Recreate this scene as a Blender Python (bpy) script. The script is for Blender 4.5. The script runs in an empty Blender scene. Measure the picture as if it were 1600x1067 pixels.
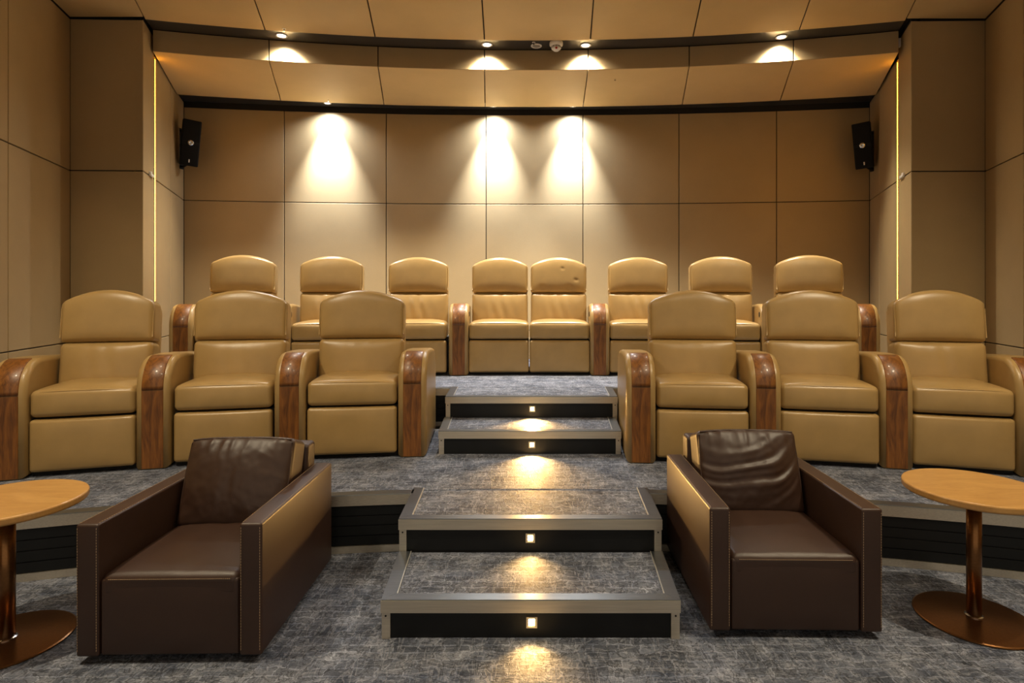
import bpy, math, random
from mathutils import Vector, Matrix, noise
random.seed(4)
S = bpy.context.scene
C = S.collection
PI = math.pi
H, F, CX, HY = 1.37, 900.0, 830.0, 465.0      # eye height (m), focal length, principal column, horizon row (1600x1067 frame)

# ------------------------------------------------------------------ camera, world, exposure, room light
cam_d = bpy.data.cameras.new('camera')
cam = bpy.data.objects.new('camera', cam_d); C.objects.link(cam)
cam.location = (0, 0, H); cam.rotation_euler = (PI/2, 0, 0)
cam_d.sensor_width = 36.0; cam_d.lens = 36.0*F/1600.0
cam_d.shift_x = -(CX-800.0)/1600.0
cam_d.shift_y = -(533.5-HY)/1600.0
cam_d.clip_start = 0.02
S.camera = cam
S.view_settings.view_transform = 'Standard'
S.view_settings.look = 'None'
S.view_settings.gamma = 1.0
S.view_settings.use_curve_mapping = False
S.view_settings.exposure = 0.0
W = bpy.data.worlds.new('world'); S.world = W; W.use_nodes = True
bg = W.node_tree.nodes['Background']
bg.inputs[0].default_value = (1.0, 0.86, 0.66, 1); bg.inputs[1].default_value = 0.52
COOL = (0.80, 0.88, 1.0)
NEUTRAL = (1.0, 0.90, 0.74)
WARM = (1.0, 0.84, 0.58)
AMBER = (1.0, 0.50, 0.08)
STEPC = (1.0, 0.55, 0.16)
P_FRONT = 36.0      # downlights in the front dark band
P_BACK = 1000.0       # downlights in the rear slot
P_LED = 14.0
P_ROOM = 112.0       # warm downlights over the front seats

# ------------------------------------------------------------------ materials
def new_mat(name):
    m = bpy.data.materials.new(name); m.use_nodes = True
    return m, m.node_tree, m.node_tree.nodes['Principled BSDF']
def coords(nt, scale=(1, 1, 1), rot=(0, 0, 0)):
    tc = nt.nodes.new('ShaderNodeTexCoord'); mp = nt.nodes.new('ShaderNodeMapping')
    mp.inputs['Scale'].default_value = scale; mp.inputs['Rotation'].default_value = rot
    nt.links.new(tc.outputs['Object'], mp.inputs[0]); return mp.outputs[0]
def noise_n(nt, vec, scale, detail=3, rough=0.55, dist=0.0):
    n = nt.nodes.new('ShaderNodeTexNoise'); n.inputs['Scale'].default_value = scale
    n.inputs['Detail'].default_value = detail; n.inputs['Roughness'].default_value = rough
    n.inputs['Distortion'].default_value = dist
    nt.links.new(vec, n.inputs['Vector']); return n.outputs['Fac']
def ramp(nt, fac, stops):
    r = nt.nodes.new('ShaderNodeValToRGB'); nt.links.new(fac, r.inputs[0])
    e = r.color_ramp.elements
    while len(e) < len(stops): e.new(0.5)
    for k, (p, c) in enumerate(stops):
        e[k].position = p; e[k].color = (c[0], c[1], c[2], 1)
    return r.outputs[0]
def bump(nt, b, h, strength, dist):
    n = nt.nodes.new('ShaderNodeBump'); n.inputs['Strength'].default_value = strength
    n.inputs['Distance'].default_value = dist
    nt.links.new(h, n.inputs['Height']); nt.links.new(n.outputs[0], b.inputs['Normal'])
def mathn(nt, op, a, b=None):
    n = nt.nodes.new('ShaderNodeMath'); n.operation = op
    for i, v in enumerate((a, b)):
        if v is None: continue
        if isinstance(v, (int, float)): n.inputs[i].default_value = v
        else: nt.links.new(v, n.inputs[i])
    return n.outputs[0]
def mixc(nt, fac, a, b, mode='MIX'):
    n = nt.nodes.new('ShaderNodeMix'); n.data_type = 'RGBA'; n.blend_type = mode
    for sock, v in ((n.inputs[0], fac), (n.inputs[6], a), (n.inputs[7], b)):
        if isinstance(v, (int, float)): sock.default_value = v
        elif isinstance(v, tuple): sock.default_value = (v[0], v[1], v[2], 1)
        else: nt.links.new(v, sock)
    return n.outputs[2]
def mul(c, k): return tuple(min(1, v*k) for v in c)
def plain(name, col, rough=0.5, metal=0.0, spec=0.5):
    m, nt, b = new_mat(name)
    v = coords(nt); f = noise_n(nt, v, 9, 4)
    nt.links.new(ramp(nt, f, [(0.3, mul(col, 0.9)), (0.7, mul(col, 1.1))]), b.inputs['Base Color'])
    b.inputs['Roughness'].default_value = rough; b.inputs['Metallic'].default_value = metal
    b.inputs['Specular IOR Level'].default_value = spec
    return m
def fabric(name, col):
    m, nt, b = new_mat(name)
    v = coords(nt)
    big = noise_n(nt, v, 1.3, 4); fine = noise_n(nt, v, 260, 2)
    mixf = mathn(nt, 'ADD', mathn(nt, 'MULTIPLY', big, 0.6), mathn(nt, 'MULTIPLY', fine, 0.4))
    nt.links.new(ramp(nt, mixf, [(0.3, mul(col, 0.88)), (0.7, mul(col, 1.12))]), b.inputs['Base Color'])
    b.inputs['Roughness'].default_value = 0.62; b.inputs['Specular IOR Level'].default_value = 0.3
    bump(nt, b, fine, 0.12, 0.002)
    return m
def leather(name, col, rough=0.4, spec=0.5, bstr=0.12):
    m, nt, b = new_mat(name)
    v = coords(nt)
    big = noise_n(nt, v, 5, 4)
    nt.links.new(ramp(nt, big, [(0.3, mul(col, 0.9)), (0.7, mul(col, 1.08))]), b.inputs['Base Color'])
    vo = nt.nodes.new('ShaderNodeTexVoronoi'); vo.inputs['Scale'].default_value = 330
    nt.links.new(v, vo.inputs['Vector'])
    bump(nt, b, vo.outputs['Distance'], bstr, 0.0015)
    b.inputs['Roughness'].default_value = rough; b.inputs['Specular IOR Level'].default_value = spec
    return m
def wood(name, dark, light, rough, scale=(9, 9, 1.2), coat=0.0):
    m, nt, b = new_mat(name)
    v = coords(nt, scale)
    f = noise_n(nt, v, 2.2, 6, 0.6, 1.2); g = noise_n(nt, coords(nt, (scale[0]*9, scale[1]*9, scale[2]*3)), 3, 2)
    s = mathn(nt, 'ADD', mathn(nt, 'MULTIPLY', f, 0.75), mathn(nt, 'MULTIPLY', g, 0.25))
    nt.links.new(ramp(nt, s, [(0.32, dark), (0.5, tuple((a+c)/2 for a, c in zip(dark, light))), (0.68, light)]), b.inputs['Base Color'])
    b.inputs['Roughness'].default_value = rough; b.inputs['Coat Weight'].default_value = coat
    b.inputs['Coat Roughness'].default_value = 0.12
    return m
def steel(name, col, rough, aniso=(1, 60, 60)):
    m, nt, b = new_mat(name)
    f = noise_n(nt, coords(nt, aniso), 6, 3)
    nt.links.new(ramp(nt, f, [(0.3, mul(col, 0.9)), (0.7, mul(col, 1.1))]), b.inputs['Base Color'])
    b.inputs['Metallic'].default_value = 0.9; b.inputs['Roughness'].default_value = rough
    return m
def carpet_mat():
    m, nt, b = new_mat('carpet')
    def lines(scale, ns, lo, hi):
        n = noise_n(nt, coords(nt, scale), ns, 3, 0.55, 0.6)
        d = mathn(nt, 'ABSOLUTE', mathn(nt, 'SUBTRACT', n, 0.5))
        return ramp(nt, d, [(lo, (1, 1, 1)), (hi, (0, 0, 0))])
    a = lines((1.0, 5.0, 1.0), 5.5, 0.0, 0.030)
    c = lines((5.0, 1.0, 1.0), 5.5, 0.0, 0.030)
    e = lines((2.0, 2.0, 2.0), 12, 0.0, 0.035)
    br = nt.nodes.new('ShaderNodeTexBrick'); br.inputs['Scale'].default_value = 5.2
    br.inputs['Mortar Size'].default_value = 0.022; br.inputs['Mortar Smooth'].default_value = 0.6
    br.offset = 0.37; br.inputs['Color1'].default_value = (0.26, 0.26, 0.26, 1); br.inputs['Color2'].default_value = (0.60, 0.60, 0.60, 1)
    br.inputs['Mortar'].default_value = (1, 1, 1, 1)
    wob = noise_n(nt, coords(nt), 10, 2)
    vv = nt.nodes.new('ShaderNodeVectorMath'); vv.operation = 'ADD'
    nt.links.new(coords(nt), vv.inputs[0])
    cw = nt.nodes.new('ShaderNodeCombineXYZ')
    wob2 = noise_n(nt, coords(nt), 45, 2)
    wob = mathn(nt, 'ADD', wob, mathn(nt, 'MULTIPLY', wob2, 0.35))
    nt.links.new(mathn(nt, 'MULTIPLY', wob, 0.07), cw.inputs[0]); nt.links.new(mathn(nt, 'MULTIPLY', wob, 0.05), cw.inputs[1])
    nt.links.new(cw.outputs[0], vv.inputs[1]); nt.links.new(vv.outputs[0], br.inputs['Vector'])
    big = noise_n(nt, coords(nt), 7, 5, 0.65)
    fine = noise_n(nt, coords(nt), 170, 2)
    base = ramp(nt, big, [(0.3, (0.060, 0.079, 0.132)), (0.5, (0.24, 0.270, 0.360)), (0.7, (0.50, 0.535, 0.64))])
    base = mixc(nt, 0.8, base, br.outputs['Color'], 'MULTIPLY')
    col = mixc(nt, mathn(nt, 'MULTIPLY', a, 0.4), base, (0.49, 0.51, 0.59))
    col = mixc(nt, mathn(nt, 'MULTIPLY', c, 0.4), col, (0.49, 0.51, 0.59))
    col = mixc(nt, mathn(nt, 'MULTIPLY', e, 0.8), col, (0.025, 0.028, 0.036))
    col = mixc(nt, 1.0, col, ramp(nt, fine, [(0.3, (0.6, 0.6, 0.6)), (0.7, (1, 1, 1))]), 'MULTIPLY')
    nt.links.new(col, b.inputs['Base Color'])
    b.inputs['Roughness'].default_value = 0.75; b.inputs['Specular IOR Level'].default_value = 0.25
    hsum = mathn(nt, 'ADD', fine, mathn(nt, 'ADD', mathn(nt, 'MULTIPLY', a, 0.8), mathn(nt, 'MULTIPLY', c, 0.8)))
    bump(nt, b, hsum, 0.5, 0.004)
    return m
def emit(name, col, strength):
    m, nt, b = new_mat(name)
    b.inputs['Base Color'].default_value = (0.8, 0.8, 0.8, 1)
    b.inputs['Emission Color'].default_value = (*col, 1); b.inputs['Emission Strength'].default_value = strength
    return m

M_wall = fabric('wall_fabric', (0.40, 0.285, 0.142))
M_ceil = fabric('ceiling_fabric', (0.60, 0.430, 0.205))  # lighter than the wall fabric: bounced light put into the colour
M_back = plain('joint_black', (0.012, 0.010, 0.008), 0.8)
M_black = plain('black_gloss_strip', (0.035, 0.033, 0.031), 0.3)
M_riser = plain('black_riser', (0.007, 0.0075, 0.008), 0.4, 0, 0.35)
M_tan = leather('tan_leather', (0.405, 0.262, 0.100), 0.31)
M_brown = leather('brown_leather', (0.043, 0.0195, 0.0115), 0.44, 0.55, 0.1)
M_stitch = plain('stitch_thread', (0.36, 0.25, 0.15), 0.8)
M_walnut = wood('walnut', (0.060, 0.017, 0.0035), (0.35, 0.130, 0.020), 0.40, (9, 9, 1.4), 0.15)
M_maple = wood('table_veneer', (0.44, 0.22, 0.062), (0.60, 0.335, 0.105), 0.33, (1.5, 7, 7), 0.25)
M_steel = steel('brushed_steel', (0.70, 0.63, 0.52), 0.40)
M_bronze = steel('bronze_metal', (0.25, 0.115, 0.042), 0.28, (20, 20, 20))
M_carpet = carpet_mat()
M_plastic = plain('white_plastic', (0.75, 0.72, 0.66), 0.4)
M_cab = plain('speaker_black', (0.004, 0.004, 0.0045), 0.6, 0, 0.25)
M_grille = plain('speaker_grille', (0.006, 0.0065, 0.007), 0.85, 0, 0.2)
M_flange = steel('grey_flange', (0.22, 0.245, 0.275), 0.32)
M_edge = plain('light_edge_strip', (0.62, 0.62, 0.60), 0.35, 0.6)
M_chrome = plain('chrome', (0.6, 0.6, 0.6), 0.2, 1.0)
M_base = plain('chair_plinth', (0.01, 0.009, 0.008), 0.8)
M_red = plain('red_lens', (0.5, 0.02, 0.01), 0.3)
M_lens = emit('lamp_lens', (0.75, 0.87, 1.0), 5.0)
M_lens_off = plain('dead_lens', (0.30, 0.27, 0.22), 0.3)
M_led = emit('led_amber', (1.0, 0.42, 0.016), 28.0)
M_step = emit('step_lens', (1.0, 0.62, 0.22), 60.0)
M_warmlens = emit('warm_lens', WARM, 8.0)

# ------------------------------------------------------------------ helpers
def obj(name, verts, faces, mat, parent=None, smooth=False):
    me = bpy.data.meshes.new(name); me.from_pydata([tuple(v) for v in verts], [], faces); me.update()
    me.materials.append(mat)
    if smooth: me.polygons.foreach_set('use_smooth', [True]*len(me.polygons))
    o = bpy.data.objects.new(name, me); C.objects.link(o)
    if parent is not None: o.parent = parent
    return o
def empty(name, loc=(0, 0, 0), rz=0.0, label=None, cat=None, group=None):
    o = bpy.data.objects.new(name, None); C.objects.link(o); o.location = loc; o.rotation_euler = (0, 0, rz)
    o.empty_display_size = 0.1
    tag(o, label, cat, group); return o
def tag(o, label=None, cat=None, group=None, kind=None):
    for k, v in (('label', label), ('category', cat), ('group', group), ('kind', kind)):
        if v: o[k] = v
    return o
class MB:
    def __init__(s): s.v = []; s.f = []
    def add(s, vf, m=None):
        v, f = vf; n = len(s.v)
        s.v += [(m @ Vector(p)) if m else Vector(p) for p in v]; s.f += [tuple(i+n for i in q) for q in f]; return s
    def box(s, x0, x1, y0, y1, z0, z1):
        v = [(x, y, z) for z in (z0, z1) for y in (y0, y1) for x in (x0, x1)]
        return s.add((v, [(0, 2, 3, 1), (4, 5, 7, 6), (0, 1, 5, 4), (2, 6, 7, 3), (0, 4, 6, 2), (1, 3, 7, 5)]))
    def build(s, name, mat, parent=None, smooth=False): return obj(name, s.v, s.f, mat, parent, smooth)
def rbox(hx, hy, hz, r, na=3, ni=4, deform=None):
    """rounded box, half sizes hx hy hz, corner radius r"""
    hs = (hx, hy, hz)
    def axis(h):
        c = h-r; a = [r*math.tan(PI/4*k/na) for k in range(1, na+1)]
        return [-c-t for t in reversed(a)]+[-c+2*c*k/ni for k in range(ni+1)]+[c+t for t in a]
    L = [axis(h) for h in hs]; V = []; idx = {}; Fc = []
    def vid(p):
        q = [max(-(h-r), min(h-r, c)) for c, h in zip(p, hs)]
        d = Vector([a-b for a, b in zip(p, q)]); d.normalize()
        w = Vector(q)+d*r; key = tuple(round(c, 6) for c in w)
        if key not in idx:
            idx[key] = len(V); V.append(w)
        return idx[key]
    for ax in range(3):
        u, v = (ax+1) % 3, (ax+2) % 3
        for sgn in (-1, 1):
            for i in range(len(L[u])-1):
                for j in range(len(L[v])-1):
                    q = []
                    for (a, b) in ((i, j), (i+1, j), (i+1, j+1), (i, j+1)):
                        p = [0, 0, 0]; p[ax] = sgn*hs[ax]; p[u] = L[u][a]; p[v] = L[v][b]; q.append(vid(p))
                    if sgn < 0: q.reverse()
                    Fc.append(tuple(q))
    if deform: V = [Vector(deform(*p)) for p in V]
    return V, Fc
def tube(pts, r, n=6, closed=False):
    V = []; Fc = []; N = len(pts); pts = [Vector(p) for p in pts]
    for i, p in enumerate(pts):
        a = pts[(i-1) % N] if (closed or i > 0) else p; b = pts[(i+1) % N] if (closed or i < N-1) else p
        t = (b-a).normalized(); up = Vector((0, 0, 1)) if abs(t.z) < 0.9 else Vector((0, 1, 0))
        s1 = t.cross(up).normalized(); s2 = t.cross(s1)
        V += [p+(s1*math.cos(2*PI*k/n)+s2*math.sin(2*PI*k/n))*r for k in range(n)]
    for i in range(N if closed else N-1):
        for k in range(n):
            j = (i+1) % N
            Fc.append((i*n+k, i*n+(k+1) % n, j*n+(k+1) % n, j*n+k))
    if not closed: Fc += [tuple(range(n)), tuple((N-1)*n+k for k in reversed(range(n)))]
    return V, Fc
def lathe(prof, n=48):
    V = []; Fc = []; m = len(prof)
    for i in range(n):
        a = 2*PI*i/n
        V += [(r*math.cos(a), r*math.sin(a), z) for r, z in prof]
    for i in range(n):
        j = (i+1) % n
        for k in range(m-1): Fc.append((i*m+k, j*m+k, j*m+k+1, i*m+k+1))
    Fc += [tuple(i*m+m-1 for i in range(n)), tuple(i*m for i in reversed(range(n)))]
    return V, Fc
def disc_at(r, h, n=24): return lathe([(r, 0), (r, h)], n)
def offset_poly(P, d):
    n = len(P); out = []
    for i in range(n):
        a, b, c = Vector(P[i-1]), Vector(P[i]), Vector(P[(i+1) % n])
        n1 = (b-a); n1 = Vector((-n1.y, n1.x)).normalized(); n2 = (c-b); n2 = Vector((-n2.y, n2.x)).normalized()
        m = (n1+n2); m = m/max(0.3, m.length_squared)*2 if m.length > 1e-6 else n1
        out.append(b+m*d)
    return out            # left of travel = inside for a counter-clockwise polygon
def extrude_profile(P, w, bev, nb=4):
    """counter-clockwise (y,z) outline extruded along x with rounded side edges"""
    rings = []
    for k in range(nb, -1, -1):
        a = PI/2*k/nb; rings.append((-(w/2-bev+bev*math.sin(a)), bev*(1-math.cos(a))))
    for k in range(nb+1):
        a = PI/2*k/nb; rings.append((w/2-bev+bev*math.sin(a), bev*(1-math.cos(a))))
    V = []; Fc = []; n = len(P)
    for x, ins in rings: V += [(x, q[0], q[1]) for q in offset_poly(P, ins)]
    for i in range(len(rings)-1):
        for k in range(n):
            j = (k+1) % n
            Fc.append((i*n+k, i*n+j, (i+1)*n+j, (i+1)*n+k))
    Fc += [tuple(reversed(range(n))), tuple((len(rings)-1)*n+k for k in range(n))]
    return V, Fc
def surf_panel(parent, name, Sf, mat, gap=0.009, thick=0.016, nu=6, nv=1, gu=(1, 1), gv=(1, 1)):
    """a separate slab lying on surface Sf(u,v) with open joints round it; thickness goes away from the room (normal = du x dv)"""
    lu = (Vector(Sf(1, .5))-Vector(Sf(0, .5))).length; lv = (Vector(Sf(.5, 1))-Vector(Sf(.5, 0))).length
    u0, u1 = gu[0]*gap/2/lu, 1-gu[1]*gap/2/lu; v0, v1 = gv[0]*gap/2/lv, 1-gv[1]*gap/2/lv
    V = []; Fc = []
    def P(i, j): return Vector(Sf(u0+(u1-u0)*i/nu, v0+(v1-v0)*j/nv))
    nrm = (Vector(Sf(.6, .5))-Vector(Sf(.4, .5))).cross(Vector(Sf(.5, .6))-Vector(Sf(.5, .4))).normalized()
    c = 0.003
    for layer, (ins, dep) in enumerate(((c, 0.0), (0, -c), (0, -thick))):
        for j in range(nv+1):
            for i in range(nu+1):
                uu = u0+(u1-u0)*i/nu; vv = v0+(v1-v0)*j/nv
                if i == 0: uu += ins/lu
                if i == nu: uu -= ins/lu
                if j == 0: vv += ins/lv
                if j == nv: vv -= ins/lv
                V.append(Vector(Sf(uu, vv))+nrm*dep)
    n = (nu+1)*(nv+1); idx = lambda L, i, j: L*n+j*(nu+1)+i
    for j in range(nv):
        for i in range(nu):
            Fc.append((idx(0, i, j), idx(0, i+1, j), idx(0, i+1, j+1), idx(0, i, j+1)))
            Fc.append((idx(2, i, j), idx(2, i, j+1), idx(2, i+1, j+1), idx(2, i+1, j)))
    for L in (0, 1):
        for i in range(nu):
            Fc.append((idx(L, i, 0), idx(L+1, i, 0), idx(L+1, i+1, 0), idx(L, i+1, 0)))
            Fc.append((idx(L, i, nv), idx(L, i+1, nv), idx(L+1, i+1, nv), idx(L+1, i, nv)))
        for j in range(nv):
            Fc.append((idx(L, 0, j), idx(L, 0, j+1), idx(L+1, 0, j+1), idx(L+1, 0, j)))
            Fc.append((idx(L, nu, j), idx(L+1, nu, j), idx(L+1, nu, j+1), idx(L, nu, j+1)))
    return obj(name, V, Fc, mat, parent)
def lerp(a, b, t): return a+(b-a)*t
def spot(parent, loc, aim, power, col, deg, blend, radius=0.03):
    d = bpy.data.lights.new('lamp_light', 'SPOT'); d.energy = power; d.color = col
    d.spot_size = math.radians(deg); d.spot_blend = blend; d.shadow_soft_size = radius
    o = bpy.data.objects.new('lamp_light', d); C.objects.link(o); o.parent = parent
    o.location = loc; o.rotation_euler = Vector(aim).to_track_quat('-Z', 'Y').to_euler()
    return o

# ------------------------------------------------------------------ room geometry
class Arc:                                            # plan curve y = y0 - k x^2
    def __init__(s, y0, k): s.y0 = y0; s.k = k
    def y(s, x): return s.y0-s.k*x*x
    def at_px(s, px):                                 # where the sight line of a column meets the curve
        t = (px-CX)/F; x = t*s.y0
        for _ in range(30): x = t*s.y(x)
        return x
A_front = Arc(5.63, 0.0353); A_fasc = Arc(5.86, 0.0353); A_soff = Arc(6.80, 0.0273); A_back = Arc(7.03, 0.0179)
Z_CEIL, Z_FB, Z_SB, Z_SLOT, Z_WT = 3.88, 3.685, 3.62, 3.665, 3.60
YC = -5.25                                            # centre of the curved seating
def polar(R, th): return Vector((R*math.sin(th), YC+R*math.cos(th), 0))
def arcY(R, x): return YC+math.sqrt(R*R-x*x)
R_P1, R_P2 = 8.40, 10.03
Z1, Z2 = 0.31, 0.62

jx_front = [A_front.at_px(p) for p in (226, 414, 586, 757, 922.5, 1083, 1249, 1415)]
jx_fasc = [A_fasc.at_px(p) for p in (238, 420, 590.5, 757, 919, 1077, 1240, 1405)]
jx_soff = [A_soff.at_px(p) for p in (276, 438.5, 600, 758, 911, 1066, 1219, 1369)]
jx_back = [A_back.at_px(p) for p in (287, 444, 603.5, 759.5, 911, 1061, 1213.5, 1359)]
LI0, LI1 = Vector((-3.49, 5.18)), Vector((jx_back[0], A_back.y(jx_back[0])))      # left inner wall in plan
RI0, RI1 = Vector((3.43, 5.20)), Vector((jx_back[-1], A_back.y(jx_back[-1])))
LO, RO = Vector((-4.13, 5.16)), Vector((4.09, 5.19))                               # outer corners
LB, RB = Vector((-3.80, 4.08)), Vector((3.74, 4.10))                               # just outside the frame
YF = -2.6

fl = MB().box(-4.5, 4.5, YF, 7.6, -0.12, 0.0).build('floor', M_carpet); tag(fl, kind='structure')

def backing(name, pts, z0, z1, out=0.05):
    """dark wall core behind the panels: a strip in plan, pts left to right as seen from the room"""
    V = []; Fc = []; n = len(pts)
    for k, p in enumerate(pts):
        a = pts[max(0, k-1)]; b = pts[min(n-1, k+1)]; t = (b-a).normalized(); nr = Vector((-t.y, t.x))
        for d in (0.014, 0.014+out):
            q = p+nr*d
            V += [(q.x, q.y, z0), (q.x, q.y, z1)]
    for k in range(n-1):
        a, b = k*4, k*4+4
        Fc += [(a, b, b+1, a+1), (a+2, a+3, b+3, b+2), (a+1, b+1, b+3, a+3), (a, a+2, b+2, b)]
    Fc += [(0, 1, 3, 2), ((n-1)*4, (n-1)*4+2, (n-1)*4+3, (n-1)*4+1)]
    return tag(obj(name, V, Fc, M_back), kind='structure')
def shift_along(p, a, b, d): return p+(b-a).normalized()*d
def wall_panel(parent, a, b, z0, z1, name='panel', gap=0.009, curve=None, **kw):
    def Sf(u, v):
        x = lerp(a.x, b.x, u); y = curve.y(x) if curve else lerp(a.y, b.y, u)
        return (x, y, lerp(z0, z1, v))
    return surf_panel(parent, name, Sf, M_wall, gap, **kw)
ROWS = [(0.20, 0.97), (0.97, 2.51), (2.51, Z_WT)]
ROWS_T = [(0.20, 0.97), (0.97, 2.51), (2.51, 3.87)]
wb = backing('wall_back', [Vector((x, A_back.y(x))) for x in [lerp(jx_back[0]-0.02, jx_back[-1]+0.02, k/24) for k in range(25)]], 0.0, 3.95)
for i in range(7):
    a = Vector((jx_back[i], 0)); b = Vector((jx_back[i+1], 0))
    for z0, z1 in ROWS: wall_panel(wb, a, b, z0, z1, curve=A_back, nu=6)
def plane_wall(name, pts, rows, joints, ext=(0.08, 0.08), thick=0.016):
    w = backing(name, [shift_along(pts[0], pts[1], pts[0], ext[0])]+pts[1:-1]+[shift_along(pts[-1], pts[-2], pts[-1], ext[1])], 0.0, 3.95)
    for k in range(len(joints)-1):
        a, b = joints[k], joints[k+1]
        for z0, z1 in rows: wall_panel(w, a, b, z0, z1, nu=1, thick=thick, gu=(0 if k == 0 else 1, 0 if k == len(joints)-2 else 1))
    return w
def on(a, b, px):                                     # point of a plan segment on a column's sight line
    t = (px-CX)/F
    s = (t*a.y-a.x)/((b.x-a.x)-t*(b.y-a.y)); return a.lerp(b, s)
def shift_along(p, a, b, d): return p+(b-a).normalized()*d
# left side: outer wall, return, inner wall (listed left to right in the picture)
l13 = on(LO, LB, 13)
plane_wall('wall_left', [Vector((LB.x, YF)), LB, LO], ROWS_T, [Vector((LB.x, YF)), Vector((LB.x, 0.2)), Vector((LB.x, 2.2)), LB, l13, LO])
plane_wall('wall_left_return', [LO, shift_along(LI0, LO, LI0, -0.09)], ROWS_T, [LO, LI0], (0.08, 0.0), 0.005)
ledL = on(LI0, LI1, 241.5); jL = on(LI0, LI1, 266.5)
wl = backing('wall_left_rear', [shift_along(LI0, LI0, LI1, 0.06), shift_along(LI1, LI0, LI1, 0.1)], 0.0, 3.95)
for a, b, top in ((LI0, shift_along(ledL, LI0, LI1, -0.016), 3.87), (shift_along(ledL, LI0, LI1, 0.016), jL, 3.70), (jL, LI1, 3.66)):
    for z0, z1 in ROWS_T[:2]+[(2.51, top)]: wall_panel(wl, a, b, z0, z1, nu=1, thick=0.005 if a is LI0 else 0.016, gu=(0 if a is LI0 else 1, 0 if b is LI1 else 1))
plane_wall('wall_right', [RO, RB, Vector((RB.x, YF))], ROWS_T, [RO, on(RO, RB, 1599), RB, Vector((RB.x, 2.2)), Vector((RB.x, 0.2)), Vector((RB.x, YF))])
plane_wall('wall_right_return', [shift_along(RI0, RO, RI0, -0.09), RO], ROWS_T, [RI0, RO], (0.0, 0.08), 0.005)
ledR = on(RI0, RI1, 1403); jR = on(RI0, RI1, 1374)
wr = backing('wall_right_rear', [shift_along(RI1, RI0, RI1, 0.1), shift_along(RI0, RI0, RI1, 0.06)], 0.0, 3.95)
for a, b, top in ((shift_along(ledR, RI0, RI1, -0.016), RI0, 3.87), (jR, shift_along(ledR, RI0, RI1, 0.016), 3.70), (RI1, jR, 3.66)):
    for z0, z1 in ROWS_T[:2]+[(2.51, top)]: wall_panel(wr, a, b, z0, z1, nu=1, thick=0.005 if b is RI0 else 0.016, gu=(0 if a is RI1 else 1, 0 if b is RI0 else 1))

# ceiling: core, front panels, dark band, fascia, soffit and rear slot
ce = MB().box(-4.5, 4.5, YF, 7.5, 3.93, 4.03).build('ceiling', M_back); tag(ce, kind='structure')
YCC = -3.0
def front_x(i, y): xa = jx_front[i]; return xa*(y-YCC)/(A_front.y(xa)-YCC)
def ceil_S(i, v0, v1):
    def Sf(u, v):                                     # u runs right to left so that the normal points down
        xa = lerp(jx_front[i+1], jx_front[i], u); ya = A_front.y(xa)
        y = lerp(v0 if v0 is not None else YF, v1 if v1 is not None else ya, v)
        return (xa*(y-YCC)/(ya-YCC), y, Z_CEIL)
    return Sf
for i in range(7):
    surf_panel(ce, 'panel', ceil_S(i, None, 1.5), M_ceil, nu=6)
    surf_panel(ce, 'panel', ceil_S(i, 1.5, None), M_ceil, nu=6, nv=2)
def side_ceiling(sx, xin, edge, corner, far, inner0):
    def Sf(u, v):
        y = lerp(YF, corner.y, v)
        xi = front_x(0 if sx < 0 else 7, y) if y < inner0.y else inner0.x
        xo = far.x if y < far.y else lerp(far.x, corner.x, (y-far.y)/(corner.y-far.y))
        return (lerp(xi, xo, u) if sx < 0 else lerp(xo, xi, u), y, Z_CEIL)
    return Sf
surf_panel(ce, 'panel', side_ceiling(-1, 0, 0, LO, LB, LI0), M_ceil, gap=0.016, nu=1, nv=16)
surf_panel(ce, 'panel', side_ceiling(1, 0, 0, RO, RB, RI0), M_ceil, gap=0.016, nu=1, nv=16)
def band(name, c0, c1, x0, x1, z, mat, thick):
    def Sf(u, v):
        xa = lerp(x0[1], x0[0], u); xb = lerp(x1[1], x1[0], u)
        return (lerp(xa, xb, v), lerp(c0.y(xa), c1.y(xb), v), z)
    return surf_panel(ce, name, Sf, mat, gap=0.0, thick=thick, nu=40)
band('dark_strip', A_front, A_fasc, (jx_front[0], jx_front[-1]), (jx_fasc[0], jx_fasc[-1]), Z_CEIL+0.012, M_black, 0.02)
for i in range(7):
    def Sf(u, v, i=i):
        x = lerp(jx_fasc[i], jx_fasc[i+1], u); return (x, A_fasc.y(x), lerp(Z_FB, Z_CEIL+0.008, v))
    surf_panel(ce, 'fascia_panel', Sf, M_wall, nu=8, gv=(0, 0))
    def Sf(u, v, i=i):
        xa = lerp(jx_fasc[i+1], jx_fasc[i], u); xb = lerp(jx_soff[i+1], jx_soff[i], u)
        return (lerp(xa, xb, v), lerp(A_fasc.y(xa), A_soff.y(xb), v), lerp(Z_FB, Z_SB, v))
    surf_panel(ce, 'soffit_panel', Sf, M_ceil, nu=8, gv=(0.6, 0), thick=0.025)
band('dark_strip', A_soff, A_back, (jx_soff[0], jx_soff[-1]), (jx_back[0], jx_back[-1]), Z_SLOT, M_black, 0.02)

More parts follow.
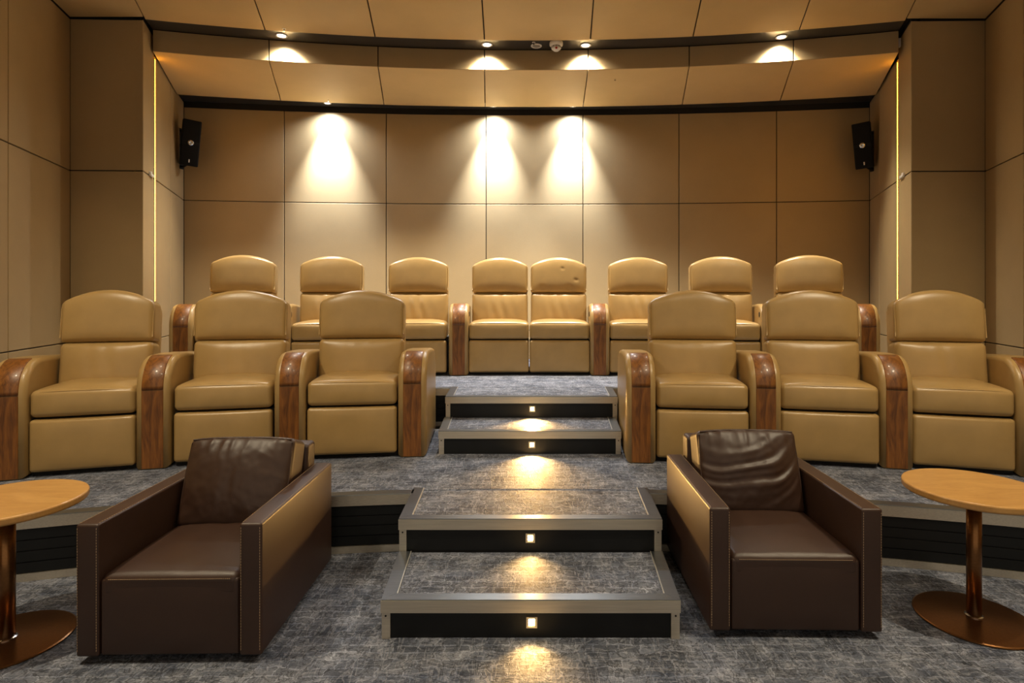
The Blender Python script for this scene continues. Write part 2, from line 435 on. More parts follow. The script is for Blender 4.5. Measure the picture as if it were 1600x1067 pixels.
# ------------------------------------------------------------------ stepped seating platforms
def platform(R, z_floor, z, step_half, xmax, back_y, drop_base):
    def inner(a): return a
    n = 48; xs = [lerp(-xmax, xmax, k/n) for k in range(n+1)]
    V = []; Fc = []
    for x in xs:
        y = arcY(R, x); V += [(x, y, z_floor), (x, y, z-0.012), (x, back_y, z-0.012), (x, back_y, z_floor)]
    for k in range(n):
        a, b = k*4, k*4+4
        Fc += [(a, b, b+1, a+1), (a+1, b+1, b+2, a+2), (a+2, b+2, b+3, a+3), (a, a+3, b+3, b)]
    Fc += [(0, 1, 2, 3), (n*4+3, n*4+2, n*4+1, n*4)]
    p = obj('seating_platform', V, Fc, M_riser); tag(p, kind='structure')
    V = []; Fc = []
    for x in xs:
        y = arcY(R, x)+0.048; V += [(x, y, z-0.013), (x, y, z), (x, back_y, z), (x, back_y, z-0.013)]
    for k in range(n):
        a, b = k*4, k*4+4
        Fc += [(a, b, b+1, a+1), (a+1, b+1, b+2, a+2), (a+2, b+2, b+3, a+3)]
    obj('carpet', V, Fc, M_carpet, p)
    def strip(name, x0, x1, prof, mat, m=24):
        V = []; Fc = []; q = len(prof)
        for k in range(m+1):
            x = lerp(x0, x1, k/m); d = Vector((x, arcY(R, x)-YC)); t = d.normalized()
            for dr, zz in prof: V.append((x+t.x*dr, arcY(R, x)+t.y*dr, zz))
        for k in range(m):
            for j in range(q):
                j2 = (j+1) % q
                Fc.append((k*q+j, (k+1)*q+j, (k+1)*q+j2, k*q+j2))
        Fc += [tuple(reversed(range(q))), tuple(m*q+j for j in range(q))]
        return obj(name, V, Fc, mat, p)
    for x0, x1 in ((-xmax, -step_half), (step_half, xmax)):
        strip('nosing_fascia', x0, x1, [(-0.014, z-0.055), (-0.014, z), (-0.002, z), (-0.002, z-0.055)], M_steel)
        strip('nosing', x0, x1, [(-0.015, z+0.0005), (-0.013, z+0.004), (0.047, z+0.004), (0.047, z-0.010), (-0.001, z-0.010), (-0.001, z+0.0005)], M_flange)
        strip('base_trim', x0, x1, [(-0.010, z_floor+0.001), (-0.010, z_floor+0.038), (0.0, z_floor+0.038), (0.0, z_floor+0.001)], M_steel)
        nrow = 4; h0, h1 = z_floor+0.040, z-0.057
        for r in range(nrow):                         # horizontal boards of the dark riser
            a = lerp(h0, h1, r/nrow)+0.003; b = lerp(h0, h1, (r+1)/nrow)-0.003; o = -0.006-0.002*(r % 2)
            strip('riser_board', x0, x1, [(o, a), (o, b), (0.0, b), (0.0, a)], M_riser)
    return p
platform(R_P1, 0.0, Z1, 0.64, 4.25, 7.4, True)
platform(R_P2, Z1, Z2, 0.665, 3.95, 7.4, True)

def step(yf, yb, wf, wb_, z0, z1, label, xc=0.0, lx=0.0, power=1.5):
    """carpeted step: tread in a steel nosing frame, black riser with a square lamp"""
    t = empty('carpeted_step', (xc, yf, z0), 0, label, 'step', 'steps of the centre aisle')
    d = yb-yf; h = z1-z0
    def X(y, s, ins=0.0): return s*(lerp(wf, wb_, y/d)/2-ins)
    b = MB()
    V = [(X(0.02, -1, .02), 0.02, 0), (X(0.02, 1, .02), 0.02, 0), (X(d, 1, .02), d, 0), (X(d, -1, .02), d, 0)]
    V += [(x, y, h-0.012) for x, y, _ in V]
    obj('step_body', V, [(3, 2, 1, 0), (4, 5, 6, 7), (0, 1, 5, 4), (1, 2, 6, 5), (2, 3, 7, 6), (3, 0, 4, 7)], M_riser, t)
    fx, fy = 0.055, 0.05
    V = [(X(fy, -1, fx), fy, h-0.012), (X(fy, 1, fx), fy, h-0.012), (X(d, 1, fx), d, h-0.012), (X(d, -1, fx), d, h-0.012)]
    V += [(x, y, h-0.002) for x, y, _ in V]
    obj('tread_carpet', V, [(3, 2, 1, 0), (4, 5, 6, 7), (0, 1, 5, 4), (1, 2, 6, 5), (2, 3, 7, 6), (3, 0, 4, 7)], M_carpet, t)
    def prism(P, za, zb, bev=0.002):
        n = len(P); V = [(x, y, za) for x, y in P]+[(x, y, zb) for x, y in P]
        return V, [tuple(reversed(range(n))), tuple(range(n, 2*n))]+[(k, (k+1) % n, n+(k+1) % n, n+k) for k in range(n)]
    ht = h+0.004
    # mitred nosing: front bar, two side bars
    for P, nm in (([(X(0, -1), 0), (X(0, 1), 0), (X(fy, 1, fx), fy), (X(fy, -1, fx), fy)], 'nosing'),
                  ([(X(0, -1), 0.001), (X(fy, -1, fx)-0.001, fy), (X(d, -1, fx), d), (X(d, -1), d)], 'nosing'),
                  ([(X(fy, 1, fx)+0.001, fy), (X(0, 1), 0.001), (X(d, 1), d), (X(d, 1, fx), d)], 'nosing')):
        obj(nm, *prism(P, h-0.010, ht), M_flange, t)
    for sx in (-1, 1):
        P = [(X(fy, sx, fx), fy), (X(fy, sx, fx+0.004), fy), (X(d, sx, fx+0.004), d), (X(d, sx, fx), d)]
        if sx < 0: P.reverse()
        P = P[::-1] if sx > 0 else P
        obj('edge_strip', *prism(P, h-0.004, ht+0.001), M_edge, t)
    m = MB().box(X(0, -1)-0.001, X(0, 1)+0.001, -0.004, 0.008, h-0.048, ht-0.004)
    fa = m.build('nosing_fascia', M_steel, t)
    for s in (-1, 1):
        P = [(X(0, s)+s*0.001, 0.009), (X(d, s)+s*0.001, d), (X(d, s, .012), d), (X(0, s, .012), 0.009)]
        if s > 0: P.reverse()
        obj('side_fascia', *prism(P, h-0.048, h-0.011), M_steel, t)
        x0, x1 = sorted((X(0, s, .002), X(0, s, .036)))
        MB().box(x0, x1, 0.002, 0.03, 0.0, h-0.049).build('corner_post', M_steel, t)
        sc = MB().add(disc_at(0.004, 0.002, 10), Matrix.Translation((X(0, s, .018), 0.0025, h-0.062)) @ Matrix.Rotation(PI/2, 4, 'X'))
        sc.build('screw', M_back, t)
    MB().box(X(0, -1, .037), X(0, 1, .037), 0.010, 0.021, 0.001, h-0.049).build('riser_panel', M_riser, t)
    zl = h-0.092
    fr = MB()
    for (a, b2, c, e) in ((-.022, .022, .016, .022), (-.022, .022, -.022, -.016), (-.022, -.016, -.016, .016), (.016, .022, -.016, .016)):
        fr.box(lx+a, lx+b2, 0.006, 0.0098, zl+c, zl+e)
    lf = fr.build('lamp_bezel', M_steel, t)
    MB().box(lx-0.0125, lx+0.0125, 0.0075, 0.0098, zl-0.0125, zl+0.0125).build('lamp_lens', M_step, t)
    ld = bpy.data.lights.new('step_light', 'AREA'); ld.energy = power; ld.spread = math.radians(100); ld.color = STEPC; ld.size = 0.03; ld.shape = 'SQUARE'
    lo = bpy.data.objects.new('step_light', ld); C.objects.link(lo); lo.parent = t
    lo.location = (lx, 0.003, zl); lo.rotation_euler = (-PI/2, 0, PI)
    lo.rotation_euler = Vector((0, -1, -0.10)).to_track_quat('-Z', 'Y').to_euler()
    return t
r = 0.155
step(2.31, 2.752, 1.20, 1.258, 0.0, r, 'lowest carpeted step of the centre aisle, standing on the grey floor', -0.002, 0.004)
step(2.752, YC+R_P1+0.055, 1.258, 1.30, 0.0, 2*r, 'carpeted aisle step rising from the lowest step to the front platform', -0.004, 0.0)
step(3.896, 4.35, 1.235, 1.29, Z1, Z1+r, 'lower carpeted aisle step of the upper pair, between the front recliners', -0.009, 0.014, 8.5)
step(4.35, YC+R_P2+0.055, 1.30, 1.345, Z1, Z2, 'topmost carpeted aisle step, below the two-seat recliners', 0.002, 0.006, 8.5)

# ------------------------------------------------------------------ tan recliners
ARM_W, ARM_L, ARM_H = 0.19, 0.80, 0.69
def arm_outline():
    P = []; rc = 0.20
    P.append((0.0, 0.004))
    P.append((ARM_L, 0.004)); P.append((ARM_L, ARM_H-0.22))
    for k in range(1, 7):
        a = PI/2*k/7; P.append((ARM_L-0.16+0.16*math.cos(a), ARM_H-0.22+0.20*math.sin(a)))
    P.append((ARM_L-0.20, ARM_H-0.016)); P.append((0.36, ARM_H-0.002))
    for k in range(0, 11):
        a = PI/2+PI/2*k/10; P.append((rc+rc*math.cos(a), ARM_H-rc+rc*math.sin(a)))
    return P
def arm_path(za, zb_ang):
    pass
def make_arm_meshes():
    me = {}
    a = obj('armrest', *extrude_profile(arm_outline(), ARM_W, 0.030, 5), M_tan, None, True); me['armrest'] = a
    rc = 0.20
    def strip(name, pts, w):
        m = MB(); V = []; Fc = []; q = 6
        for (y, z, ny, nz) in pts:
            for x, d in ((-w/2, -0.010), (-w/2, 0.002), (-w/2+.004, 0.005), (w/2-.004, 0.005), (w/2, 0.002), (w/2, -0.010)):
                V.append((x, y+ny*d, z+nz*d))
        n = len(pts)
        for k in range(n-1):
            for j in range(q):
                j2 = (j+1) % q; Fc.append((k*q+j, k*q+j2, (k+1)*q+j2, (k+1)*q+j))
        Fc += [tuple(reversed(range(q))), tuple((n-1)*q+j for j in range(q))]
        return obj(name, V, Fc, M_walnut)
    me['wood_front'] = strip('wood_front', [(0, 0.008, -1, 0), (0, 0.30, -1, 0), (0, ARM_H-rc-0.004, -1, 0)], 0.118)
    pts = []
    for k in range(0, 13):
        a_ = PI-(PI/2*0.90)*k/12; ny, nz = math.cos(a_), math.sin(a_)
        pts.append((rc+rc*ny, ARM_H-rc+rc*nz-(0.001 if k == 0 else 0), ny, nz))
    w2 = strip('wood_curve', pts, 0.118)
    w2.data.polygons.foreach_set('use_smooth', [True]*len(w2.data.polygons)); me['wood_curve'] = w2
    for s, nm in ((-1, 'l'), (1, 'r')):
        m = MB().add(lathe([(0.019, 0), (0.021, 0.004), (0.016, 0.006)], 20), Matrix.Translation((s*ARM_W/2, 0.10, ARM_H-0.10)) @ Matrix.Rotation(s*PI/2, 4, 'Y') @ Matrix.Diagonal((1.25, 0.85, 1, 1)))
        me['button_'+nm] = m.build('recline_button', M_base)
    return me
def make_seat_meshes(w, upright, tall, bw, bx=0.0, dents=()):
    """w: free width between arms; returns dict of part objects in the recliner's own frame (front at y=0, facing -y)"""
    me = {}; hw = w/2-0.004
    me['plinth'] = MB().box(-hw-.001, hw+.001, 0.05, 0.74, 0.003, 0.34).build('plinth', M_base)
    # footrest panel
    def dfoot(x, y, z):
        u = max(0, 1-(x/(hw))**4)*max(0, 1-(z/0.155)**4)
        if y < 0: y -= 0.014*u
        return (x, y+0.035, z+0.183)
    me['footrest'] = obj('footrest', *rbox(hw, 0.032, 0.155, 0.022, 3, 8, dfoot), M_tan, None, True)
    # seat cushion
    def dseat(x, y, z):
        u = max(0, 1-(x/hw)**4)
        if z > 0: z += 0.030*u*max(0, 1-(y/0.30)**4)
        if y < 0: y -= 0.018*u*max(0, 1-(z/0.1)**2)
        return (x, y+0.295, z+0.427)
    me['seat_cushion'] = obj('seat_cushion', *rbox(hw, 0.285, 0.078, 0.030, 4, 9, dseat), M_tan, None, True)
    yf = 0.012
    # piping along the cushion's front top edge
    pp = [(lerp(-hw+.03, hw-.03, k/16), 0.0185-0.009*(1-lerp(-1, 1, k/16)**4), 0.4965+0.007*(1-lerp(-1, 1, k/16)**4)) for k in range(17)]
    p = obj('piping', *tube(pp, 0.0035, 6), M_tan, me['seat_cushion'], True)
    # back, built upright then tipped back about its foot
    T = Matrix.Translation((bx, 0.385, 0.46)) @ Matrix.Rotation(-upright, 4, 'X')
    zl, zh0, zh1 = 0.0, 0.305+max(0, tall)*0.75, 0.665+tall
    hl = (zh0-zl+0.03)/2
    def dl(x, y, z):
        u = max(0, 1-abs(x/bw)**3)*max(0, 1-abs(z/hl)**3)
        if y < 0:
            y -= 0.035*u
            y += (0.007 if tall > 0 else 0.002)*math.sin(x*60+1.3*math.sin(z*9))*math.exp(-((z-0.03)/0.12)**2)*math.exp(-(x/0.12)**2)
        return T @ Vector((x, y+0.055, z+hl-0.03+zl))
    me['lumbar_cushion'] = obj('lumbar_cushion', *rbox(bw-0.002, 0.085, hl, 0.035, 4, 26, dl), M_tan, None, True)
    hh = (zh1-zh0)/2; drop = 0.085
    def arch(x): return drop*abs(x/bw)**2.1
    def dh(x, y, z):
        t = (z+hh)/(2*hh)
        u = max(0, 1-abs(x/bw)**4)*max(0, 1-abs(z/hh)**4)
        zz = z-arch(x)*max(0, t)**1.2
        if y < 0: y -= 0.028*u
        y += 0.010*(1-t)**3 if y < 0 else 0
        for (dx_, dz_, dd_, dr_) in dents:
            if y < 0.0: y += dd_*math.exp(-((x-dx_)**2+(z+hh-dz_)**2)/dr_**2)
        return T @ Vector((x, y+0.045, zz+zh0+hh))
    hd = obj('headrest', *rbox(bw, 0.085, hh, 0.032, 4, 40 if dents else 12, dh), M_tan, None, True); me['headrest'] = hd
    pl = []
    for k in range(6): pl.append(T @ Vector((-bw+0.006, -0.032, lerp(zh0+.03, zh1-drop-.05, k/5))))
    for k in range(21):
        x = lerp(-bw+0.012, bw-0.012, k/20); pl.append(T @ Vector((x, -0.034, zh1-arch(x)*1.0-0.012-(0.01 if k in (0, 20) else 0))))
    for k in range(6): pl.append(T @ Vector((bw-0.006, -0.032, lerp(zh1-drop-.05, zh0+.03, k/5))))
    obj('piping', *tube(pl, 0.0038, 6), M_tan, hd, True)
    # rear shell
    def ds(x, y, z):
        t = (z+0.32)/0.64
        return T @ Vector((x, y+0.135, z+0.33-arch(x)*max(0, t)-0.02))
    me['back_shell'] = obj('back_shell', *rbox(bw-0.004, 0.045, 0.32+tall/2, 0.03, 3, 8, ds), M_tan, None, True)
    return me
SRC = []
def use(src, parent, m=None):
    c = src.copy(); C.objects.link(c); c.parent = parent
    if m is not None: c.matrix_local = m
    for g in src.children:
        d = g.copy(); C.objects.link(d); d.parent = c
    return c
ARM = make_arm_meshes()
SEAT1 = make_seat_meshes(0.582, math.radians(8), -0.008, 0.302)
SEAT1L = make_seat_meshes(0.548, math.radians(8), -0.008, 0.268, -0.012)
SEAT1R = make_seat_meshes(0.542, math.radians(8), -0.008, 0.268, 0.012)
SEAT2 = make_seat_meshes(0.608, math.radians(6), 0.045, 0.303)
SEAT2E = make_seat_meshes(0.608, math.radians(6), 0.045, 0.291, 0.016)
SEATL = make_seat_meshes(0.588, math.radians(6), 0.045, 0.289)
SEATLD = make_seat_meshes(0.588, math.radians(6), 0.045, 0.289, 0.0, [(0.04, 0.25, 0.006, 0.015), (0.18, 0.14, 0.006, 0.018), (0.10, 0.05, 0.006, 0.03), (-0.17, 0.06, 0.007, 0.025)])
def recliner(R, th, z, seat, arms, label, group, dr=0.0, buttons=()):
    """arms: list of (angle, radius) of armrests that belong to this recliner"""
    p = polar(R, th); p.z = z
    t = empty('recliner', p, -th, label, 'recliner', group)
    inv = (Matrix.Translation(p) @ Matrix.Rotation(-th, 4, 'Z')).inverted()
    for k, v in seat.items(): use(v, t)
    for (ta, ra) in arms:
        q = polar(ra, ta); q.z = z
        m = inv @ Matrix.Translation(q) @ Matrix.Rotation(-ta, 4, 'Z')
        a = use(ARM['armrest'], t, m)
        use(ARM['wood_front'], a); use(ARM['wood_curve'], a)
        for b in buttons: use(ARM['button_'+b], a)
    return t
D = math.radians
A1 = [(D(-19.5), 9.10), (D(-14.87), 9.11), (D(-9.88), 9.10), (D(-4.98), 9.11)]
A1R = [(D(4.50), 8.96), (D(9.46), 9.00), (D(14.38), 9.09), (D(18.95), 9.12)]
G1 = 'tan recliners in the front row'
def mid(a, b): return ((a[1]+b[1])/2+0.005, (a[0]+b[0])/2)
for arms_all, labels in ((A1, ['tan leather recliner at the left end of the front row, behind the left round table',
                               'tan leather recliner in the front row directly behind the left brown armchair',
                               'tan leather recliner in the front row next to the steps, left of the aisle']),
                         (A1R, ['tan leather recliner in the front row next to the steps, right of the aisle',
                                'tan leather recliner in the middle of the front row group right of the aisle',
                                'tan leather recliner at the right end of the front row, behind the right round table'])):
    for i in range(3):
        R_, t_ = mid(arms_all[i], arms_all[i+1])
        own = [arms_all[i+1]]+([arms_all[0]] if i == 0 else [])
        recliner(R_, t_, Z1, (SEAT1L if arms_all is A1 and i == 0 else SEAT1R if arms_all is A1R and i == 2 else SEAT1), own, labels[i], G1)
R2 = 10.80
tl = [-16.7, -12.45, -8.12, -3.70]; tr = [3.50, 7.70, 11.90, 16.15]
G2 = 'tan recliners in the back row'
aL = [(D(t), R2) for t in tl]; aR = [(D(t), R2) for t in tr]
lab2 = ['tan leather recliner at the left end of the back row, by the wall speaker',
        'tan leather recliner in the back row, second from the left end',
        'tan leather recliner in the back row just left of the paired seats']
for i in range(3):
    R_, t_ = mid(aL[i], aL[i+1])
    recliner(R_, t_, Z2, SEAT2E if i == 0 else SEAT2, [aL[i+1]]+([aL[0]] if i == 0 else []), lab2[i], G2, buttons=('r',))
tc = (tl[3]+tr[0])/2
dq = 1.548
recliner(R2+0.005, D(tc-dq), Z2, SEATL, [], 'left seat of the paired tan recliners at the top of the steps', G2)
recliner(R2+0.005, D(tc+dq), Z2, SEATLD, [], 'right seat of the paired tan recliners, with dents in its headrest', G2)
lab3 = ['tan leather recliner in the back row just right of the paired seats',
        'tan leather recliner in the back row, second from the right end',
        'tan leather recliner at the right end of the back row, by the wall speaker']
for i in range(3):
    R_, t_ = mid(aR[i], aR[i+1])
    recliner(R_, t_, Z2, SEAT2, [aR[i]]+([aR[3]] if i == 2 else []), lab3[i], G2, buttons=('l',))
def wipe(d):
    for o in d.values():
        for g in list(o.children): bpy.data.objects.remove(g)
        bpy.data.objects.remove(o)
for d in (ARM, SEAT1, SEAT1L, SEAT1R, SEAT2, SEAT2E, SEATL, SEATLD): wipe(d)

# ------------------------------------------------------------------ brown leather armchairs
def stitch_line(pts, name='stitching'):
    m = MB()
    for (a, b, n) in pts:
        a, b = Vector(a), Vector(b)
        for k in range(n):
            p = a.lerp(b, (k+0.2)/n); q = a.lerp(b, (k+0.8)/n)
            m.add(tube([p, q], 0.0012, 4))
    return m
def armchair(loc, rz, label, seed, side):
    t = empty('leather_armchair', loc, rz, label, 'armchair', 'brown leather armchairs')
    w, d, ha, ta, g = 0.688, 0.80, 0.525, 0.084, 0.03
    for s in (-1, 1):
        o = obj('arm', *rbox(ta/2, d/2, (ha-g)/2, 0.010, 3, 3, lambda x, y, z, s=s: (x+s*(w/2-ta/2), y+d/2, z+g+(ha-g)/2)), M_brown, t, True)
        L = []
        for e in (-1, 1):
            xx = s*(w/2-ta/2)+e*(ta/2-0.007)
            L.append(((xx, -0.0005, g+0.02), (xx, -0.0005, ha-0.012), 44))
            L.append(((xx, 0.012, ha+0.0003), (xx, d-0.02, ha+0.0003), 60))
        q = stitch_line(L).build('stitching', M_stitch, o); q['kind'] = 'stuff'
    iw = w/2-ta-0.003
    def dfr(x, y, z):
        if y < 0: y -= 0.006*max(0, 1-(x/iw)**4)*max(0, 1-(z/0.13)**4)
        return (x, y+0.05, z+g+0.145)
    fr = obj('front_panel', *rbox(iw, 0.045, 0.144, 0.012, 3, 6, dfr), M_brown, t, True)
    def dse(x, y, z):
        u = max(0, 1-abs(x/iw)**3)*max(0, 1-abs(y/0.33)**4)
        if z > 0:
            z += 0.022*u+0.0025*noise.noise(Vector((x*14+seed, y*10, 0)))
        return (x, y+0.345, z+0.290)
    se = obj('seat_cushion', *rbox(iw, 0.342, 0.045, 0.028, 4, 16, dse), M_brown, t, True)
    q = stitch_line([((-iw+.03, 0.0025, 0.318), (iw-.03, 0.0025, 0.318), 60)]).build('stitching', M_stitch, se); q['kind'] = 'stuff'
    # back frame
    def dbk(x, y, z): return (x, y+d-0.075+0.06*(z+0.3)/0.6*0.6, z+g+0.305)
    obj('back_frame', *rbox(iw+0.0, 0.055, 0.305, 0.02, 3, 4, dbk), M_brown, t, True)
    # loose back cushion with folds
    T = Matrix.Translation((0, 0.445, 0.335)) @ Matrix.Rotation(-D(19), 4, 'X')
    hw, hz = iw-0.012, 0.195
    def dcu(x, y, z):
        u = max(0, 1-abs(x/hw)**2.6)*max(0, 1-abs(z/hz)**2.6)
        xs = hw*(1-0.03*(abs(z)/hz)**2)
        if y < 0:
            y -= 0.050*u
            env = max(0, 1-abs(x/hw)**6)*max(0, 1-abs(z/hz)**8)
            n1 = noise.noise(Vector((x*5+seed, z*5, seed)))
            def ridge(p, k): return (1-abs(noise.noise(p)))**k
            if side > 0:                              # sagging swags across the middle
                ph = z+0.07-1.7*(x+0.03)**2-0.12*x+0.02*n1
                band_ = math.exp(-((z+0.02-0.8*x*x)/0.11)**2)
                y += env*band_*(0.75+0.6*noise.noise(Vector((x*4, z*5, 3.3))))*(0.0062*math.sin(ph*74+1.6*n1)+0.0028*math.sin(ph*150+3*n1))
            else:
                edge = (abs(x)/hw)**2
                y += env*edge*0.010*(0.55-ridge(Vector((x*5+seed, (z+0.55*abs(x))*17, 1.5)), 2.0))
            top = math.exp(-((hz*0.93-z)/0.055)**2)   # short pleats below the top seam
            y += env**0.4*top*0.013*(0.5-ridge(Vector((x*15+seed, z*2.5, seed+2)), 2.5))
            low = math.exp(-((hz*0.85+z)/0.05)**2)
            y += env*low*0.006*(0.5-ridge(Vector((x*11, z*5+seed, 4)), 2.0))
            y += env*0.0035*noise.noise(Vector((x*15, z*12, seed+5)))+env*0.0015*noise.noise(Vector((x*40, z*34, seed+7)))
        if z > 0: z += 0.012*max(0, 1-abs(x/hw)**3)*(z/hz)
        return T @ Vector((x, y+0.078, z+hz))
    cu = obj('back_cushion', *rbox(hw, 0.080, hz, 0.026, 4, 64, dcu), M_brown, t, True)
    P = []
    for k in range(25): P.append(T @ Vector((lerp(-hw+.016, hw-.016, k/24), -0.0005+0.002, 2*hz-0.006+0.010*max(0, 1-abs(lerp(-1, 1, k/24))**3))))
    for sx in (-1, 1):
        Q = [T @ Vector((sx*(hw*(1-0.03*((lerp(-0.8, 0.9, k/12)))**2)-0.007), 0.004, hz+hz*lerp(-0.8, 0.9, k/12))) for k in range(13)]
        obj('side_piping', *tube(Q, 0.004, 6), M_brown, cu, True)
    obj('piping', *tube(P, 0.004, 6), M_brown, cu, True)
    for sx in (-1, 1):
        for yy in (0.09, d-0.09):
            MB().box(sx*(w/2-0.10)-0.03, sx*(w/2-0.10)+0.03, yy-0.03, yy+0.03, 0.0, g+0.004).build('foot', M_base, t)
    return t
armchair((-1.353, 2.150, 0), D(1.0), 'dark brown leather armchair left of the steps, beside the left table', 1.7, -1)
armchair((1.062, 2.308, 0), D(-1.0), 'dark brown leather armchair right of the steps, back cushion sagging in folds', 8.3, 1)

# ------------------------------------------------------------------ round tables
def table(loc, label, oct_=False):
    t = empty('round_table', loc, 0, label, 'table', 'round side tables')
    h, R, th = 0.567, 0.262, 0.030
    obj('tabletop', *lathe([(0.0005, h-th), (R-0.006, h-th), (R-0.002, h-th+0.003), (R, h-th+0.008), (R, h-0.006), (R-0.002, h-0.002), (R-0.006, h), (0.0005, h)], 72), M_maple, t)
    obj('mounting_plate', *lathe([(0.10, h-th-0.006), (0.10, h-th)], 24), M_bronze, t)
    obj('pole', *lathe([(0.0275, 0.014), (0.0275, h-th-0.006)], 28), M_bronze, t, True)
    obj('base', *lathe([(0.0005, 0.0), (0.218, 0.0), (0.222, 0.003), (0.222, 0.007), (0.216, 0.010), (0.05, 0.016), (0.0005, 0.016)], 72), M_bronze, t)
    obj('collar', *lathe([(0.034, 0.0145), (0.034, 0.019), (0.028, 0.022)], 28), M_chrome, t)
    return t
table((-2.088, 2.294, 0), 'round wooden side table on a dark pole, left of the brown armchairs')
table((1.888, 2.456, 0), 'round wooden side table on a bronze pole, right of the brown armchairs')

# ------------------------------------------------------------------ wall speakers
def speaker(px, py, wall_a, wall_b, sgn, label):
    w = on(wall_a, wall_b, px)
    z = H+(HY-py)/F*w.y
    t = empty('wall_speaker', (w.x, w.y, z), 0, label, 'speaker', 'wall speakers')
    nrm = Vector((1, -0.36, 0)).normalized() if sgn > 0 else Vector((-1, -0.36, 0)).normalized()
    T = Matrix.Translation(nrm*0.20+Vector((0, -0.05, 0))) @ Matrix.Rotation(sgn*D(33), 4, 'Z') @ Matrix.Rotation(D(12), 4, 'X') @ Matrix.Rotation(sgn*D(4), 4, 'Y')
    cab = obj('cabinet', [T @ p for p in rbox(0.090, 0.085, 0.250, 0.012, 3, 2)[0]], rbox(0.090, 0.085, 0.250, 0.012, 3, 2)[1], M_cab, t, True)
    for za, zb in ((0.02, 0.240), (-0.240, -0.012)):
        v, f = rbox(0.081, 0.006, (zb-za)/2, 0.004, 2, 2); obj('grille', [T @ (p+Vector((0, -0.089, (za+zb)/2))) for p in v], f, M_grille, t, True)
    m = MB().add(lathe([(0.028, 0), (0.030, 0.012), (0.012, 0.006), (0.0005, 0.012)], 20), T @ Matrix.Translation((0, -0.088, 0.004)) @ Matrix.Rotation(PI/2, 4, 'X'))
    m.build('horn', M_chrome, t, True)
    m = MB().box(-0.006, 0.006, -0.0975, -0.095, -0.212, -0.178); lg = m.build('logo_badge', M_plastic, t); lg.data.transform(T)
    # bracket: wall plate and two arms
    b = MB(); tang = Vector((nrm.y, -nrm.x, 0)); Rm = Matrix((tang, nrm, Vector((0, 0, 1)))).transposed().to_4x4()
    pl = MB().box(-0.035, 0.035, 0.001, 0.014, -0.26, 0.20); br = pl.build('bracket_plate', M_cab, t); br.data.transform(Rm)
    for za in (0.17, 0.01, -0.235):
        a = nrm*0.012+Vector((0, 0, za)); c = T @ Vector((-sgn*0.02, 0.06, za if za > -0.2 else -0.246))
        obj('bracket_arm', *tube([a, a.lerp(c, 0.5)+Vector((0, 0, -0.01)), c], 0.013, 8), M_cab, t, True)
    return t
speaker(281, 228, LI0, LI1, 1, 'black tilted wall speaker on the left rear wall')
speaker(1365, 232, RI0, RI1, -1, 'black tilted wall speaker on the right rear wall')

# ------------------------------------------------------------------ amber LED strips in the wall joint
def led(p, a, b, sgn, z0, z1, label):
    t = (b-a).normalized(); nr = Vector((t.y, -t.x))
    if sgn < 0: nr = -nr
    e = empty('led_strip', (p.x, p.y, z0), math.atan2(t.y, t.x), label, 'light strip', 'amber light strips')
    h = z1-z0
    MB().box(-0.0145, 0.0145, -0.012, 0.012, 0, h).build('channel', M_steel, e) if False else None
    y0, y1 = (-0.004, 0.010) if sgn > 0 else (-0.010, 0.004)
    MB().box(-0.0085, 0.0085, y0, y1, 0.0, h).build('diffuser', M_led, e)
    for s in (-1, 1):
        x0, x1 = sorted((s*0.009, s*0.0145)); MB().box(x0, x1, y0, y1, 0.0, h).build('channel_wall', M_steel, e)
    return e
led(ledL, LI0, LI1, 1, 0.64, 3.66, 'amber glowing vertical light strip in the left rear wall')
led(ledR, RI0, RI1, -1, 0.64, 3.66, 'amber glowing vertical light strip in the right rear wall')

# ------------------------------------------------------------------ small ceiling and wall fittings
def downlight(x, y, z, label, group, lit, power, col, deg, blend, aim=(0, 0, -1), lens=None, rad=0.055, beam=None):
    t = empty('downlight', (x, y, z), 0, label, 'downlight', group)
    obj('trim_ring', *lathe([(rad-0.016, 0.0), (rad, 0.0), (rad, -0.005), (rad-0.012, -0.008), (rad-0.016, -0.002)][::-1], 32), M_plastic if lit else M_plastic, t, True)
    obj('lens', *lathe([(0.0005, -0.001), (rad-0.017, -0.001), (rad-0.017, -0.004), (0.0005, -0.004)][::-1], 28), lens or (M_lens if lit else M_lens_off), t)
    if lit:
        spot(t, (0, 0, -0.012), aim, power, col, deg, blend)
        if beam: spot(t, (0, 0, -0.011), beam[2], beam[0], col, beam[1], 1.0)
    return t
def ceil_pt(px, py, z): y = F*(z-H)/(HY-py); return ((px-CX)/F*y, y)
GB = 'downlights in the dark ceiling band'
for px, py, lab, lit in ((440, 57, 'lit downlight at the left of the dark ceiling band', 1), (761, 71, 'lit downlight in the ceiling band, left of the smoke detector', 1),
                         (838, 73, 'unlit downlight just left of the smoke detector', 0), (915, 72, 'lit downlight just right of the smoke detector', 1),
                         (1221, 59, 'lit downlight at the right of the dark ceiling band', 1)):
    x, y = ceil_pt(px, py, Z_CEIL); downlight(x, y, Z_CEIL+0.010, lab, GB, lit, P_FRONT, NEUTRAL, 146, 0.9, beam=(420.0, 104, (0, 0.22, -1)))
for px, lab in ((518, 'rear slot downlight above the second back row recliner from the left'), (772, 'rear slot downlight above the left paired seat'),
                (894, 'rear slot downlight above the right paired seat')):
    x = A_back.at_px(px); y = A_back.y(x)-0.14
    downlight(x, y, Z_SLOT-0.001, lab, 'downlights in the rear ceiling slot', 1, 125.0, COOL, 150, 1.0, (0, -0.10, -1), None, 0.045, (P_BACK, 60, (0, 0.07, -1)))
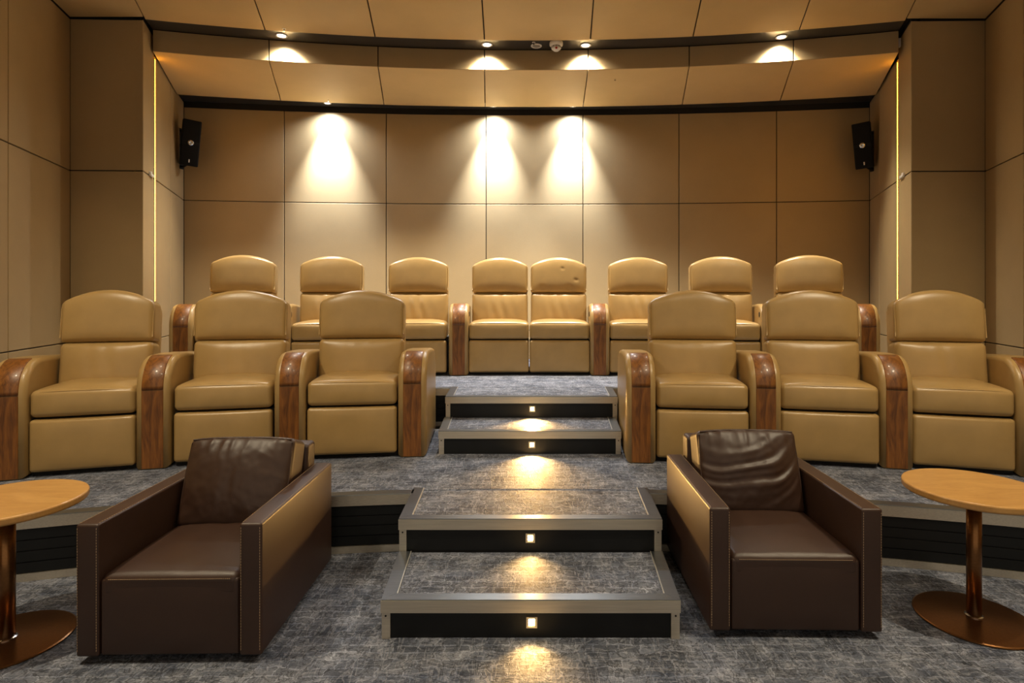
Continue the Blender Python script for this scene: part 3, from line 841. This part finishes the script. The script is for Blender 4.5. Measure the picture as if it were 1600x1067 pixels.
for x, y, lab in ((-2.45, 1.75, 'warm downlight over the left table'), (2.45, 1.75, 'warm downlight over the right table'),
                  (-0.9, 1.2, 'warm downlight ahead of the steps on the left'), (0.9, 1.2, 'warm downlight ahead of the steps on the right'),
                  (-2.2, 3.0, 'warm downlight over the left front row'), (2.2, 3.0, 'warm downlight over the right front row')):
    downlight(x, y, Z_CEIL-0.001, lab, 'warm downlights over the front seats', 1, P_ROOM*(2.5 if abs(x) > 2.3 else 0.62), WARM, 130, 0.8, (0, 0.12, -1), M_warmlens)
x, y = ceil_pt(869, 68, Z_CEIL)
sd = empty('smoke_detector', (x, y, Z_CEIL+0.010), 0, 'white smoke detector with a red light under the dark ceiling band', 'detector')
obj('housing', *lathe([(0.066, 0.0), (0.068, -0.012), (0.066, -0.028), (0.052, -0.040)][::-1], 32), M_plastic, sd, True)
obj('vent_ring', *lathe([(0.044, -0.038), (0.044, -0.054)][::-1], 32), M_lens_off, sd, True)
obj('sensor_cap', *lathe([(0.050, -0.054), (0.046, -0.064), (0.026, -0.082), (0.0005, -0.088)][::-1], 32), M_plastic, sd, True)
for k in range(10):
    a = 2*PI*k/10; MB().box(-0.003, 0.003, -0.003, 0.003, -0.055, -0.037).build('fin', M_plastic, sd).location = (0.048*math.cos(a), 0.048*math.sin(a), 0)
m = MB().add(rbox(0.010, 0.006, 0.010, 0.004, 2, 1), Matrix.Translation((0.0, -0.042, -0.070))); m.build('alarm_light', M_red, sd, True)
def sprinkler(px, py, z, lab):
    x, y = ceil_pt(px, py, z)
    t = empty('ceiling_nozzle', (x, y, z), 0, lab, 'nozzle', 'small ceiling nozzles')
    obj('flange', *lathe([(0.016, 0.0), (0.016, -0.003)][::-1], 14), M_plastic, t)
    obj('stem', *lathe([(0.006, -0.003), (0.006, -0.02), (0.010, -0.024)][::-1], 10), M_chrome, t)
sprinkler(444, 45, Z_CEIL, 'tiny nozzle in the ceiling above the left band downlight')
sprinkler(834, 66, Z_CEIL+0.010, 'tiny nozzle beside the unlit downlight')
sprinkler(513, 155, 3.63, 'tiny nozzle under the soffit near its rear edge')
sprinkler(961, 122, 3.68, 'tiny nozzle under the soffit near its front edge')
def clip(px, py, a, b, sgn, lab, kind):
    w = on(a, b, px); z = H+(HY-py)/F*w.y
    t = (b-a).normalized(); e = empty(kind, (w.x, w.y, z), math.atan2(t.y, t.x), lab, 'sensor' if kind == 'wall_sensor' else 'clip')
    y0, y1 = (-0.022, 0.0) if sgn > 0 else (0.0, 0.022)
    if kind == 'wall_sensor':
        MB().box(-0.018, 0.018, y0, y1, -0.04, 0.04).build('housing', M_plastic, e)
    else:
        v, f = rbox(0.055, 0.010, 0.014, 0.006, 2, 1, lambda x, y, z: (x, y+(y0+y1)/2, z-0.35*x*0)); obj('clip_body', v, f, M_plastic, e, True)
        v, f = rbox(0.012, 0.012, 0.020, 0.006, 2, 1, lambda x, y, z: (x-0.045, y+(y0+y1)/2, z+0.008)); obj('clip_head', v, f, M_plastic, e, True)
clip(235, 274, LI0, LI1, 1, 'small white clip at the joint beside the left light strip', 'wall_clip')
clip(1411, 276, RI0, RI1, -1, 'small white clip at the joint beside the right light strip', 'wall_clip')
clip(1407, 67, RI0, RI1, -1, 'small white sensor high on the right rear wall under the ceiling', 'wall_sensor')
